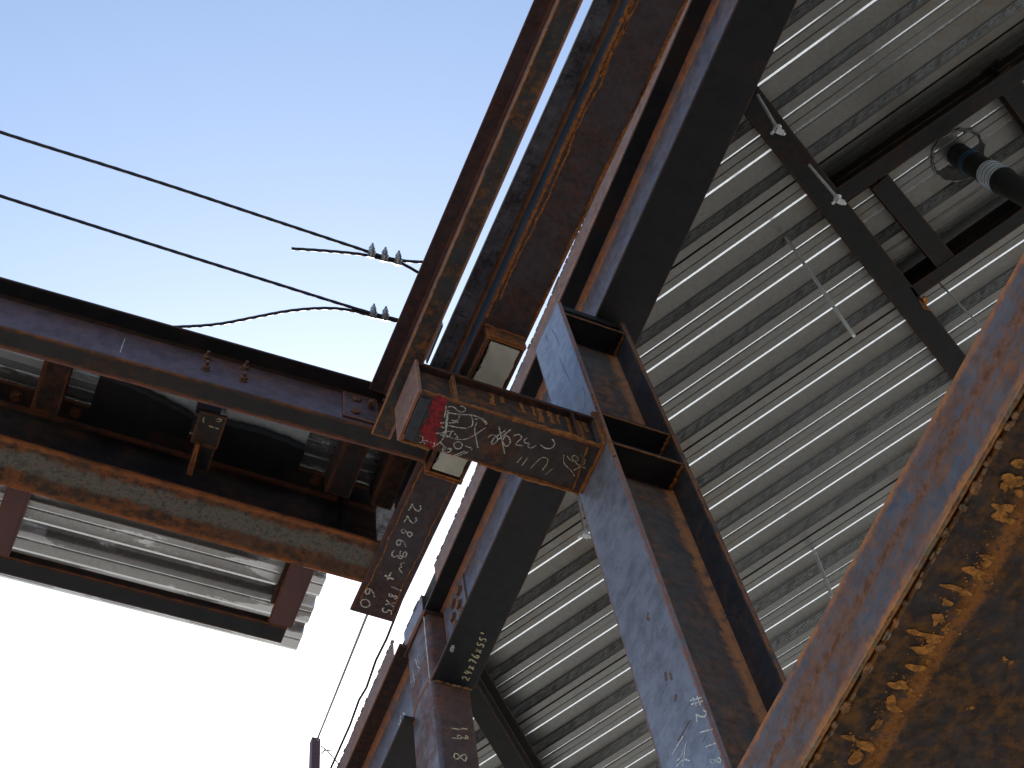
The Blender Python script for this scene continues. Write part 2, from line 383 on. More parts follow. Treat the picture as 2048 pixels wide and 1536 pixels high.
def hexbolt(root, p, axis, r=.017, h=.012, mat='bolt', shank=.0, washer=True, name='bolt'):
    axis = Vector(axis).normalized(); p = Vector(p); g = G(); ref = Vector((.3, .5, .81)); x = axis.cross(ref).normalized(); y = axis.cross(x)
    def cyl(a, b, r0, n, ph=0, r1=None):
        A = [p + axis * a + (x * math.cos(2 * math.pi * k / n + ph) + y * math.sin(2 * math.pi * k / n + ph)) * r0 for k in range(n)]
        B = [p + axis * b + (x * math.cos(2 * math.pi * k / n + ph) + y * math.sin(2 * math.pi * k / n + ph)) * (r1 or r0) for k in range(n)]
        for k in range(n): g.face((A[k], A[(k + 1) % n], B[(k + 1) % n], B[k]))
        g.face(B); g.face(A[::-1])
    ph = random.uniform(0, 1)
    if washer: cyl(-.001, .004, r * 1.3, 16)
    cyl(.003, h, r, 6, ph); cyl(h, h + .003, r * .95, 6, ph, r * .8)
    if shank: cyl(h, h + shank, r * .52, 10, 0, r * .45)
    return g.build(name, M[mat], root)

# ------------------------------------------------------------------ the ground
g = G(); S = 1200.
g.face(((-S, -S, -EYE), (S, -S, -EYE), (S, S, -EYE), (-S, S, -EYE)))
gr = g.build('ground', M['ground']); gr['kind'] = 'structure'

g = G(); a_ = -EYE + .004
g.face(((2.1, -7, a_), (12, -7, a_), (12, 8.5, a_), (2.1, 8.5, a_)))
fs = g.build('added_dark_ground', M['dark_ground']); fs['kind'] = 'structure'  # unseen dark plane, added so the deck flats reflect darker
g = G(); g.face(((12.5, -160, a_), (260, -160, a_), (260, 160, a_), (12.5, 160, a_)))
fs = g.build('added_pale_ground', M['pale_ground']); fs['kind'] = 'structure'  # unseen pale plane, added to brighten the reflections in the deck folds

# ------------------------------------------------------------------ floor deck of the building (right)
ZD = 6.012
CV = Vector((-.523, .852, 0)).normalized(); UV_ = Vector((.852, .523, 0)).normalized()
root = thing('floor_deck', 'ribbed galvanised steel floor deck over the right of the picture, seen from below', 'metal deck', (3.5, 2, ZD))
D_ = .052; PITCH = .3
gt = G(); gb = G(); gs = G(); gl = G()
def line_pts(u, z):
    t0 = (UV_.x * u - 1.875) / -CV.x
    a = UV_ * u + CV * t0 + Vector((0, 0, z)); b = a - CV * 13.
    return a, b
def strip(gg, u0, z0, u1, z1):
    a0, b0 = line_pts(u0, z0); a1, b1 = line_pts(u1, z1)
    gg.quad(a0, a1, b1, b0)          # replaced uv below
    L = 13.; Wd = math.hypot(u1 - u0, z1 - z0)
    gg.u1[-1] = [(0, 0), (0, Wd), (L, Wd), (L, 0)]; gg.u2[-1] = [(Wd, L), (0, L), (0, 0), (Wd, 0)]
us = 4.067 - PITCH * 11
cnt = 0
while us < 10:
    lap = (cnt % 3 == 1)
    a = us                       # small groove or side lap in the bottom flat
    # bottom flat: from c (inner) .. a .. b (outer)
    c_in = a - .052; b_out = a + .094
    if lap:
        strip(gb, c_in, ZD, a - .010, ZD)
        strip(gs, a - .010, ZD, a - .006, ZD + .016); strip(gs, a - .006, ZD + .016, a - .001, ZD + .016); strip(gb, a - .001, ZD + .016, a, ZD - .002)
        strip(gb, a, ZD - .002, a + .042, ZD); strip(gb, a + .042, ZD, a + .046, ZD + .004); strip(gb, a + .046, ZD + .004, a + .048, ZD); strip(gb, a + .048, ZD, b_out - .012, ZD)
    else:
        strip(gb, c_in, ZD, a - .008, ZD)
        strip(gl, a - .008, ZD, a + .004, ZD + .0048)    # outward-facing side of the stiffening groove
        strip(gb, a + .004, ZD + .0048, a + .007, ZD)
        strip(gb, a + .007, ZD, a + .042, ZD); strip(gb, a + .042, ZD, a + .044, ZD + .004); strip(gb, a + .044, ZD + .004, a + .049, ZD); strip(gb, a + .049, ZD, b_out - .012, ZD)
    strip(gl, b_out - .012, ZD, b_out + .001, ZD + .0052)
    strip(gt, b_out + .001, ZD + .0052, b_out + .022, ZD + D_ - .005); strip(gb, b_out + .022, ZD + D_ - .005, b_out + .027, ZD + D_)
    nxt = a + PITCH - .052
    strip(gb, b_out + .027, ZD + D_, nxt - .036, ZD + D_)
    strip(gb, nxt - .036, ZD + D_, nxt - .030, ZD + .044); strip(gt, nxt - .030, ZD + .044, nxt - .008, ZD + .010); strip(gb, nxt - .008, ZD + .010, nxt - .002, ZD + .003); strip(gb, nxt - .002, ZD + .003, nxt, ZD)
    us += PITCH; cnt += 1
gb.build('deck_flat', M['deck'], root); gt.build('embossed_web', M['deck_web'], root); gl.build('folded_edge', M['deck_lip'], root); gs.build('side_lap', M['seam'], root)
# concrete on the deck
g = G(); h = ZD + D_ + .004
tl = line_pts(-.2, h); tr = line_pts(10, h)
g.face((tl[0], tr[0], tr[1], tl[1])); g.face([p + Vector((0, 0, .09)) for p in (tl[0], tl[1], tr[1], tr[0])])
g.build('concrete_topping', M['chip'], root)

# ------------------------------------------------------------------ beam 3: long floor-edge beam
Z3 = 5.40
b0 = Vector((1.822 - .030, -1.2, Z3)); b0 = Vector((1.822, .415, Z3)); b1 = Vector((1.859, 3.972, Z3))
dr = (b1 - b0).normalized(); b0 = b0 - dr * 2.2
root = thing('steel_beam', 'deep dark steel edge beam along the ribbed deck, chalked 24x76x55 near its lower end', 'steel beam', (b0 + b1) / 2)
n3 = wbeam(root, b0, b1, (1, 0, 0), .228, .607, .017, .011, M['black'], M['purple'], M['black'], k=.02, kt=.030)
def onz(z): return lambda px, py: PZ(px, py, z)
DN = (0, 0, -1)
write(root, "24x76x55'", (937, 1362), (981, 1262), (-15, -6), onz(Z3), DN, .006, 'chalkw', .62)
strokes(root, [[(10, 600), (25, 600), (18, 640), (5, 640), (14, 605)]], onz(Z3), DN, .012, 'chalk', 'paint_mark', (900, 1136), 3.84, sm=0)
for s in (0, 1):   # rust run along the root of the web
    pass
e0 = b0 + n3 * .1005; e1 = b1 + n3 * .1005
# end plate with big bolts against the tube column
g = G(); q = b1 - dr * .30 + n3 * .1005
g.box((q.x - .002, q.y, Z3 + .03), (q.x + .010, q.y + .27, Z3 + .56)); g.build('shear_plate', M['purple'], root)
for i in range(5):
    for j in range(2):
        hexbolt(root, Vector((q.x - .002, q.y + .055 + j * .085 + .02 * (i % 2), Z3 + .09 + i * .095)), (-1, 0, 0), .026, .014, 'bolt')

# beam 4 beyond the tube column, same line
f0 = Vector((1.811, 4.235, Z3)); f1 = f0 + Vector((.03, 3.2, 0))
root = thing('steel_beam', 'dark steel edge beam running off the bottom of the picture beyond the tube column', 'steel beam', (f0 + f1) / 2)
n4 = wbeam(root, f0, f1, (1, 0, 0), .228, .607, .017, .011, M['black'], M['purple'], M['brown'], k=.02, kt=.028, cutweb=(.045, 0))
strokes(root, [[(970, 1130), (960, 1180), (985, 1190)], [(950, 1190), (970, 1230), (950, 1250)], [(985, 1110), (1000, 1130)]], lambda a, b: PX(a, b, 1.905), (-1, 0, 0), .006, 'chalk', 'chalk_writing', (550, 1136), 3.84)

# pour stops: upright bent plates closing the slab edge, ragged top lip
def pour_stop(p0, p1, label, grp, hgt=.145, mat='rustypink'):
    p0, p1 = Vector(p0), Vector(p1); r = thing('edge_plate', label, 'edge plate', (p0 + p1) / 2, grp)
    n = nrm(p0, p1, (1, 0, 0)); g = G(); t = .005
    pr = [(0, .01), (.004, .003), (.012, 0), (.10, 0), (.10, t), (.014, t), (.007, .008), (t, .014), (t, hgt), (0, hgt)]
    g.prism(pr, p0, p1, n); g.build('bent_plate', M[mat], r)
    g = G(); L = (p1 - p0).length; k = int(L / .035); d = (p1 - p0) / k
    for i in range(k):       # torn edge of the membrane on the slab
        a = p0 + d * i + Vector((0, 0, hgt - .004)); hh = random.uniform(.001, .012); o = -n * random.uniform(.002, .007)
        g.prism([(0, 0), (.02, 0), (.02, hh), (0, hh * .6)], a + o, a + o + d * random.uniform(.7, 1.05), n)
    g.build('ragged_lip', M['chip'], r); return r
top3 = Z3 + .607 + .002
c0 = Vector((1.822 - .002, .415, top3)) - dr * 2.2
pour_stop(c0, b1 - dr * .18 + Vector((-.002, 0, .609)), 'pinkish rusty slab edge plate beside the long gap of sky', 'slab edge plates')
PP = MC
s2a = PZ(846, 1222, top3 + 0.0); s2b = PZ(812, 1300, top3)
pour_stop((1.858, s2a.y - .0, top3 + .004), (1.856, s2b.y, top3 + .004), 'short rusty slab edge plate beside the head of the tube column', 'slab edge plates', .145, 'purple')
pour_stop((f0.x + .0, s2b.y + .06, top3), (f1.x, f1.y, top3), 'rusty slab edge plate running off the bottom of the picture', 'slab edge plates', .145, 'rustypink')

# ------------------------------------------------------------------ tube column
root = thing('tube_column', 'square rusty brown steel tube column with rounded corners, chalk figures 19-8', 'steel column', (1.97, 4.08, -EYE))
g = G(); x0, x1, y0, y1, rr = 1.868, 2.075, 3.976, 4.276, .026
prof = []
for cx, cy, a0 in ((x1 - rr, y1 - rr, 0), (x0 + rr, y1 - rr, 90), (x0 + rr, y0 + rr, 180), (x1 - rr, y0 + rr, 270)):
    for k in range(7):
        a = math.radians(a0 + k * 15); prof.append((cx + rr * math.cos(a), cy + rr * math.sin(a)))
zt = 5.97; N = len(prof)
for i in range(N):
    j = (i + 1) % N; a, b = prof[i], prof[j]; Wd = math.dist(a, b)
    g.quad((b[0], b[1], -EYE), (a[0], a[1], -EYE), (a[0], a[1], zt), (b[0], b[1], zt), smooth=Wd < .02)
    if Wd < .02: g.u1[-1] = [(.1, .1)] * 4; g.u2[-1] = [(.1, .1)] * 4
    else: g.u1[-1] = [(t[1], .1) for t in g.u1[-1]]; g.u2[-1] = [(.1, .1)] * 4
g.face([(a, b, zt) for a, b in prof])
M['tube'] = steel('tube_red_brown', scale=(.14, .085, .08), rust=(.17, .055, .025), dark=(.06, .025, .02), amt=.50, edge=.004, patch=2.2, rough=.38, metal=.3, streak=0.0, fine=.4)
g.build('tube_wall', M['tube'], root)
g = G(); g.box((x0 - .012, y0 - .012, zt), (x1 + .012, y1 + .012, zt + .018)); g.build('cap_plate', M['brown'], root)
bead(root, [(x0 + .01, y0 - .004, Z3 + .004), (x1 - .0, y0 - .004, Z3 + .004)], .009, .014, 'weld')
bead(root, [(x0 - .003, y0 + .03, Z3 + .02), (x0 - .003, y0 + .03, zt)], .003, .02, 'chalk', 'chalk_line')
write(root, "19", (903, 1452), (903, 1484), (20, 1), lambda a, b: PY(a, b, y0), (0, -1, 0), .006, 'chalkw', .7)
write(root, "8", (906, 1500), (906, 1530), (27, 3), lambda a, b: PY(a, b, y0), (0, -1, 0), .006, 'chalkw', .9)
write(root, "19", (922, 1452), (926, 1484), (12, 2), lambda a, b: PY(a, b, y0), (0, -1, 0), .006, 'chalkw', .7)
strokes(root, [[(1110, 640), (1090, 700), (1110, 740)], [(1080, 700), (1100, 770), (1115, 760), (1100, 810)], [(1060, 780), (1070, 850), (1050, 890)], [(1070, 850), (1078, 860), (1060, 920)]],
        lambda a, b: PX(a, b, x0), (-1, 0, 0), .004, 'chalk', 'chalk_writing', (550, 1136), 3.84)
strokes(root, [[(1240, 770), (1180, 880), (1120, 980), (1080, 1060), (1060, 1170), (1075, 1190)]], lambda a, b: PX(a, b, x0), (-1, 0, 0), .03, 'stainthin', 'rust_stain', (550, 1136), 3.84, off=.001)

# ------------------------------------------------------------------ central column
CX0, CX1, CY0, CY1 = 1.640, 1.966, 1.856, 2.112; CT = 5.375; CB = 2.415
root = thing('steel_column', 'blue-grey wide flange steel column standing on the big girder, chalked 2118', 'steel column', (1.8, 1.985, CB))
tf = .018
def vplate(gg, xa, xb, ya, yb, z0, z1, c=.002):
    pr = rect(0, xb - xa, 0, yb - ya, c)
    gg.prism([(q[0], q[1]) for q in pr], (xa, ya, z0), (xa, ya, z1), (1, 0, 0), up=(0, 1, 0))
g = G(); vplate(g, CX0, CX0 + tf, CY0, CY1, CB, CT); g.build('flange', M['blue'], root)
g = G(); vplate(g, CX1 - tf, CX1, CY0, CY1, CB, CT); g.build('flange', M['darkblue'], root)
g = G(); k = .016
wp = [(tf - .001, .128 - .006 - k), (tf + k * .3, .128 - .006 - k * .3), (tf + k, .122), (CX1 - CX0 - tf - k, .122), (CX1 - CX0 - tf - k * .3, .122 - k * .3), (CX1 - CX0 - tf + .001, .122 - k),
      (CX1 - CX0 - tf + .001, .134 + k), (CX1 - CX0 - tf - k, .134), (tf + k, .134), (tf - .001, .134 + k)]
g.prism(wp, (CX0, CY0, CB), (CX0, CY0, CT - .02), (1, 0, 0), up=(0, 1, 0)); 
M['colweb'] = steel('column_web_rusty', scale=(.09, .075, .075), rust=(.22, .08, .03), dark=(.06, .03, .02), amt=.5, edge=.03, patch=2.2, rough=.55, streak=.25)
g.build('web', M['colweb'], root)
ZB0, ZB1 = 4.130, 4.362      # bracket bottom and top
for z in (CT - .11, ZB1 - .012, ZB0):
    g = G(); g.box((CX0 + tf, CY0 + .004, z), (CX1 - tf, CY0 + .12, z + .013)); g.build('stiffener', M['black'], root)
    bead(root, [(CX0 + tf + .004, CY0 + .006, z - .001), (CX1 - tf - .004, CY0 + .006, z - .001)], .003, .02, 'weldorange')
    bead(root, [(CX1 - tf - .004, CY0 + .008, z - .004), (CX1 - tf - .004, CY0 + .11, z - .004)], .008, .012, 'weldorange')
g = G(); g.box((CX0 + .02, CY0 + .02, CT - .02), (CX1 - .02, CY1 - .02, CT + .02)); g.build('cap_plate', M['black'], root)
hexbolt(root, (CX1, CY0 + .05, CT - .22), (1, 0, 0), .022, .02, 'boltdark', .015)
hexbolt(root, (CX1, CY0 + .05, CT - .05), (1, 0, 0), .022, .02, 'boltdark', .015)
lp = lambda a, b: PX(a, b, CX0)
write(root, "#2118", (1380, 1398), (1428, 1545), (23, -8), lp, (-1, 0, 0), .0035, 'chalk', .62)
strokes(root, [[(245, 1465), (300, 1375)], [(265, 1500), (285, 1490), (310, 1430), (318, 1400)], [(265, 1530), (300, 1490), (335, 1500)], [(300, 1530), (310, 1440)]], lp, (-1, 0, 0), .0035, 'chalk', 'chalk_writing', (1250, 936), 2.56)
strokes(root, [[(335, 1290), (300, 1350), (270, 1400)]], lp, (-1, 0, 0), .003, 'stainthin', 'rust_scratch', (1250, 936), 2.56)
strokes(root, [[(120, 740), (112, 770), (125, 780)], [(230, 1050), (240, 1085)], [(205, 1045), (212, 1090)], [(262, 1160), (255, 1195)]], lp, (-1, 0, 0), .006, 'stainthin', 'rust_spot', (1250, 936), 2.56)
strokes(root, [[(400, 380), (440, 450), (455, 500)], [(455, 590), (490, 680), (540, 780)], [(350, 420), (365, 470)], [(640, 830), (660, 900), (640, 1030)]], lp, (-1, 0, 0), .0016, 'rope', 'scratch', (1000, 560), 3.84)
# rust where the bracket is welded on
bead(root, [(CX0 - .004, CY0 + .02, ZB1), (CX0 - .004, CY0 + .02, ZB0), (CX0 - .004, CY1 - .02, ZB0)], .010, .012, 'weldorange')
bead(root, [(CX0 + .002, CY0 - .001, ZB1 + .12), (CX0 + .002, CY0 - .001, ZB0 - .12)], .005, .010, 'weldorange')

# ------------------------------------------------------------------ bracket (welded box) on the column
BX0, BX1, BY0, BY1 = .937, CX0 - .001, 1.890, 2.092
root = thing('bracket', 'short welded steel bracket on the blue column with red paint and chalk C3206', 'bracket', ((BX0 + BX1) / 2, 1.99, ZB0))
M['slate'] = plain('slate_mill_scale', (.065, .07, .085), .45, .3, .3, 30, .2)
M['bracket_under'] = steel('bracket_underside', scale=(.07, .055, .05), rust=(.16, .05, .015), dark=(.03, .018, .014), amt=.42, edge=.010, patch=5, rough=.5)
M['bracket_side'] = steel('bracket_side', scale=(.05, .035, .028), rust=(.15, .045, .014), dark=(.025, .014, .01), amt=.45, edge=.010, patch=5, rough=.6)
g = G(); g.box((BX0 + .012, BY0, ZB0), (BX1, BY1, ZB0 + .014)); g.build('bottom_plate', M['bracket_under'], root)
g = G(); g.box((BX0 + .012, BY0 + .028, ZB0 + .014), (BX1, BY0 + .042, ZB1 - .014)); g.build('side_plate', M['bracket_side'], root)
g = G(); g.box((BX0 + .012, BY1 - .042, ZB0 + .014), (BX1, BY1 - .028, ZB1 - .014)); g.build('side_plate', M['bracket_side'], root)
g = G(); g.box((BX0 + .012, BY0, ZB1 - .014), (BX1, BY1, ZB1)); g.build('top_plate', M['brown'], root)
g = G(); g.box((BX0, BY0 - .004, ZB0 - .004), (BX0 + .012, BY1 + .004, ZB1 + .004)); g.build('end_plate', M['rustypink'], root)
g = G(); g.box((BX0 + .016, BY0 + .02, ZB0 - .007), (BX0 + .052, BY1 - .012, ZB0 - .0005)); g.build('backing_bar', M['slate'], root)
g = G(); g.box((BX0 + .14, BY0 + .003, ZB0 + .016), (BX0 + .152, BY0 + .028, ZB1 - .016)); g.build('stiffener', M['rusty'], root)
g = G(); g.box((BX1 - .09, BY0 + .002, ZB0 + .016), (BX1 - .082, BY0 + .028, ZB1 - .016)); g.build('stiffener', M['brown'], root)
xm = BX0 + .35
bead(root, [(BX0 + .02, BY0 - .001, ZB0 + .004), (xm, BY0 - .001, ZB0 + .003)], .004, .014)
bead(root, [(xm, BY0 - .002, ZB0 + .001), (BX1 - .01, BY0 - .002, ZB0 + .001)], .009, .020)
bead(root, [(xm - .05, BY1 + .001, ZB0 + .001), (BX1 - .01, BY1 + .001, ZB0 + .001)], .008, .018)
bead(root, [(BX0 + .014, BY1 - .03, ZB0 - .003), (BX0 + .014, BY1 + .001, ZB0 - .001), (BX0 + .12, BY1 + .001, ZB0 - .001)], .006, .014)
bead(root, [(BX1 - .055, BY0 + .015, ZB0 - .002), (BX1 - .035, BY1 - .01, ZB0 - .002)], .004, .014)
bead(root, [(BX1 - .004, BY0 + .01, ZB0 - .002), (BX1 - .004, BY1 - .01, ZB0 - .002)], .007, .014)
# rust runs on the side plate
sp = lambda a, b: PY(a, b, BY0 + .028)
g = G()
for x in (1.36, 1.40, 1.43, 1.47, 1.505, 1.54, 1.585, 1.61, 1.28, 1.24):
    zt_ = ZB1 - .016; L_ = random.uniform(.05, .17)
    pts = [Vector((x + random.uniform(-.006, .006), BY0 + .028, zt_ - L_ * t)) for t in (0, .3, .6, 1)]
    ribbon(g, pts, (0, -1, 0), random.uniform(.010, .022), .002, .6)
g.build('rust_run', M['weldorange'], root)
bp = onz(ZB0)
O6 = (700, 700); K6 = 5.12
# red paint patch: ragged outline filled with short strokes
g = G()
for i in range(150):
    t = random.random(); cx = 930 - t * 130 + random.gauss(0, 38); cy = 500 + t * 480 + random.gauss(0, 8)
    if t > .6: cx = 815 + random.gauss(0, 36) + (t - .6) * 40
    L = random.uniform(15, 45)
    p = [bp(O6[0] + (cx + a) / K6, O6[1] + (cy + b) / K6) for a, b in ((-L * .4, -L), (L * .1, 0), (-L * .3, L))]
    ribbon(g, p, DN, random.uniform(.007, .015), .0011 + i * .000004, .5)
g.build('red_paint', M['red'], root)
strokes(root, [[(1000, 580), (1060, 575), (1100, 620), (1150, 640), (1190, 610), (1170, 580), (1130, 570)], [(975, 530), (985, 600), (965, 690)],
  [(1010, 640), (1130, 660), (1240, 660), (1340, 690), (1400, 760)], [(1120, 650), (1120, 700), (1080, 730), (1040, 715)],
  [(1240, 670), (1260, 730), (1250, 780), (1210, 790)], [(1300, 740), (1270, 800), (1290, 900), (1310, 1000)], [(1390, 790), (1290, 860), (1180, 920), (1060, 910), (980, 870), (960, 830)],
  [(960, 850), (960, 910), (860, 990)], [(920, 940), (980, 1000), (1040, 1020)], [(1060, 960), (1100, 930), (1160, 960), (1130, 1010), (1080, 1010), (1060, 960)],
  [(940, 1030), (1000, 1000), (1050, 1010), (1010, 1050), (940, 1040), (960, 990)], [(1060, 1080), (1180, 1030)], [(1090, 1090), (1210, 1040)], [(1180, 980), (1260, 1010), (1240, 1020)],
  [(810, 950), (850, 930), (870, 970), (850, 990)], [(700, 940), (740, 950), (750, 880), (710, 875)], [(750, 930), (790, 920), (800, 960), (760, 960), (750, 930)],
  [(900, 750), (960, 740), (1050, 745), (1110, 735)], [(880, 850), (940, 850), (980, 830), (1060, 830)], [(920, 860), (1010, 900), (1040, 830)], [(1070, 850), (1110, 900), (1080, 900)],
  [(1270, 700), (1300, 710), (1310, 690), (1350, 700)], [(930, 780), (970, 800), (990, 780)], [(1010, 770), (1090, 790), (1200, 800)]],
  bp, DN, .0028, 'chalk', 'chalk_writing', O6, K6)
strokes(root, [[(1003, 615), (993, 700), (978, 850)], [(1350, 700), (1380, 730), (1400, 760)]], bp, DN, .008, 'chalk', 'chalk_writing', O6, K6)
strokes(root, [[(1290, 838), (1308, 862), (1290, 887), (1255, 888), (1232, 868)], [(1208, 872), (1180, 888), (1163, 875), (1180, 858), (1155, 862), (1143, 845), (1165, 832)],
  [(1140, 872), (1100, 870), (1115, 850), (1140, 832), (1120, 812), (1095, 822)], [(1050, 820), (1035, 850), (1055, 882), (1080, 858), (1070, 828), (1050, 820)],
  [(962, 830), (985, 813), (1015, 830), (1005, 860), (975, 868), (990, 835), (1025, 812), (1052, 795)], [(1018, 775), (1035, 850), (1048, 915)], [(1078, 790), (1030, 830), (985, 868)]],
  bp, DN, .0035, 'chalk', 'chalk_writing', (600, 550), 2.56)
strokes(root, [[(1110, 960), (1137, 930)], [(1135, 975), (1165, 935)], [(1180, 988), (1240, 925), (1278, 945), (1240, 1000)], [(1255, 1022), (1292, 992)],
  [(1365, 925), (1390, 955), (1430, 950), (1412, 920), (1385, 930), (1420, 970), (1460, 988)], [(1350, 920), (1348, 965), (1390, 1000), (1405, 1030)], [(1440, 920), (1470, 960), (1400, 1000)]],
  bp, DN, .0026, 'chalkw', 'chalk_writing', (600, 550), 2.56)

# ------------------------------------------------------------------ beam 2: long beam resting on the bracket
Z2 = 4.448
q0 = PZ(1261, 0, Z2); q1 = PZ(987, 600, Z2); d2 = (q1 - q0).normalized()
pe = PZ(700, 1220, Z2); q0 = Vector((q0.x - .0, q0.y, Z2)) - d2 * 1.2
q1 = pe
root = thing('steel_beam', 'long rusty steel beam resting on the bracket, lower end chalked 22863 and 18X5 60', 'steel beam', (q0 + q1) / 2)
n2 = wbeam(root, q0, q1, (1, 0, 0), .182, .475, .015, .010, M['flange2'], M['web2'], M['top2'], k=.018, cutweb=(0, .30))
d2 = (q1 - q0).normalized()
# seat block hanging under the flange, with its cream sliding pad
ZS = ZB1 + .001
y_a, y_b = 1.708, 2.312
def at2(y, n, z): t = (y - q0.y) / d2.y; p = q0 + d2 * t + n2 * n; return Vector((p.x, p.y, z))
for yy in (y_a, y_b - .014):
    g = G(); g.prism(rect(0, .150, 0, Z2 - ZS), at2(yy, .018, ZS), at2(yy + .014, .018, ZS), n2); g.build('seat_end_plate', M['rusty'], root)
g = G(); g.prism(rect(0, .012, 0, Z2 - ZS), at2(y_a + .014, .020, ZS), at2(y_b - .014, .020, ZS), n2); g.build('seat_side_plate', M['brown'], root)
g = G(); g.prism(rect(0, .012, 0, Z2 - ZS), at2(y_a + .014, .154, ZS), at2(y_b - .014, .154, ZS), n2); g.build('seat_side_plate', M['brown'], root)
g = G(); yy = y_a + .016; edge = []
L = 26
for i in range(L + 1): edge.append((y_a + .022 + (y_b - y_a - .05) * i / L, .040 + random.uniform(-.004, .004), .150 + random.uniform(-.004, .003)))
for a, b in zip(edge, edge[1:]):
    g.quad(at2(a[0], a[1], ZS - .004), at2(b[0], b[1], ZS - .004), at2(b[0], b[2], ZS - .004), at2(a[0], a[2], ZS - .004))
    g.quad(at2(a[0], a[2], ZS - .004), at2(b[0], b[2], ZS - .004), at2(b[0], b[2], ZS + .01), at2(a[0], a[2], ZS + .01))
    g.quad(at2(b[0], a[1], ZS - .004), at2(a[0], b[1], ZS - .004), at2(a[0], b[1], ZS + .01), at2(b[0], a[1], ZS + .01))
for e in (edge[0], edge[-1]): g.quad(at2(e[0], e[1], ZS - .004), at2(e[0], e[2], ZS - .004), at2(e[0], e[2], ZS + .01), at2(e[0], e[1], ZS + .01))
g.build('bearing_pad', M['pad'], root)
for yy in (y_a, y_b):
    bead(root, [at2(yy, .02, ZS), at2(yy, .166, ZS)], .004, .014)
    bead(root, [at2(yy, .01, Z2 - .002), at2(yy, .172, Z2 - .002)], .004, .014)
bead(root, [at2(y_a, .017, ZS + .006), at2(y_b, .017, ZS + .006)], .003, .014)
# ragged rust lines following the flange edges
g = G()
def wline(n0, amp, y0, y1, wd, seed):
    r = random.Random(seed); pts = []; y = y0; off = 0
    while y < y1:
        off = off * .8 + r.uniform(-amp, amp); pts.append(at2(y, n0 + off, Z2)); y += .02
    ribbon(g, pts, DN, wd, .0013, .5)
wline(.024, .004, -.9, 1.62, .005, 3); wline(.016, .004, -.9, .75, .006, 5); wline(.171, .002, -.9, 1.62, .003, 6)
wline(.026, .004, 2.33, 3.0, .0045, 9); wline(.160, .003, 2.33, 3.0, .0035, 11); wline(.006, .0012, -.9, 1.69, .011, 12); wline(.176, .001, -.9, 1.69, .006, 13)
g.build('rust_line', M['rustline'], root)
wz = onz(Z2)
write(root, "22863", (823, 1005), (777, 1122), (24, 8), wz, DN, .0042, 'chalk', .72)
write(root, "gw", (806, 1098), (793, 1146), (15, 5), wz, DN, .004, 'chalk', .85)
strokes(root, [[(690, 385), (735, 405)], [(722, 370), (703, 408)]], wz, DN, .006, 'chalk', 'chalk_writing', (500, 1000), 2.56)
write(root, "18X5", (785, 1168), (760, 1228), (20, 7), wz, DN, .0042, 'chalk', .75)
write(root, "60", (734, 1172), (715, 1216), (20, 7), wz, DN, .0042, 'chalk', .8)

# ------------------------------------------------------------------ beam 1: outer channel with its open side to the sky
Z1 = 4.385
a0 = PZ(1117, 0, Z1); a1 = PZ(858, 600, Z1); dd = (a1 - a0).normalized(); s = (2.232 - a0.y) / dd.y
a2 = a0 + dd * s; a0 = a0 - dd * 1.2
root = thing('channel_beam', 'outermost rusty channel beam rising to the top edge against the blue sky', 'channel beam', (a0 + a2) / 2)
M['b1flange'] = steel('channel_flange_rust', scale=(.055, .055, .055), rust=(.30, .10, .02), dark=(.05, .026, .014), amt=.44, edge=.004, patch=7, rough=.6, fine=1.)
M['palepink'] = steel('pale_pink_scale', scale=(.30, .19, .18), rust=(.25, .12, .08), dark=(.2, .11, .09), amt=.35, edge=.002, patch=5, rough=.6, metal=0)
M['b1top'] = steel('purple_brown_rust', scale=(.09, .055, .055), rust=(.12, .04, .025), dark=(.04, .022, .02), amt=.5, edge=.004, patch=8, rough=.7, fine=1.)
n1 = channel(root, a0, a2, (1, 0, 0), .075, .378, .014, .007, M['b1flange'], M['palepink'], M['b1top'])
# clip angle and bolts at its end
g = G(); g.box((a2.x - .0, a2.y - .085, Z1 + .05), (a2.x + .072, a2.y + .0, Z1 + .29)); 
for z in (.10, .20):
    hexbolt(root, Vector((a2.x + .06, a2.y - .05, Z1 + z)), (-1, 0, 0), .017, .014, 'bolt', .012)
g = G(); p = PZ(884, 645, 4.5); g.box((p.x - .003, p.y, 4.47), (p.x + .003, p.y + .16, 4.64)); g.build('hanger_plate', M['zinc'], root)

# ------------------------------------------------------------------ L1: purple channel across the left
L1a = PZ(0, 652, 4.40); L1b = PZ(680, 838, 4.40); dd = (L1b - L1a).normalized()
L1e = L1a + dd * ((1.125 - L1a.x) / dd.x); L1s = L1a - dd * 1.0
root = thing('channel_beam', 'purple-tinted channel beam crossing from the left edge, with paired bolts on its web', 'channel beam', (L1s + L1e) / 2)
M['l1web'] = steel('purple_web', scale=(.145, .09, .105), rust=(.14, .05, .03), dark=(.06, .03, .035), amt=.36, edge=.010, patch=5, rough=.42, fine=.9)
nL = channel(root, L1s, L1e, (0, 1, 0), .084, .385, .013, .011, M['blackrust'], M['l1web'], M['black'])
yw = lambda px, py: None
def onweb(px, py):      # the web plane of this channel
    r = Vector(ray(px, py)); p0 = L1a + nL * .073; return r * (p0.dot(nL) / r.dot(nL))
for px, py in ((413, 718), (411, 738), (490, 738), (486, 760)):
    p = onweb(px, py); hexbolt(root, p, -nL, .0145, .014, 'boltbrown', .020)
for px, py in ((711, 804), (709, 828)):
    hexbolt(root, onweb(px, py), -nL, .020, .016, 'bolt')
c = onweb(712, 816); g = G(); tdir = (L1e - L1s).normalized()
g.prism(rect(0, .009, 0, .20), c - tdir * .055 - nL * .0092 + Vector((0, 0, -.10)), c + tdir * .085 - nL * .0092 + Vector((0, 0, -.10)), nL); g.build('clip_angle', M['l1web'], root)
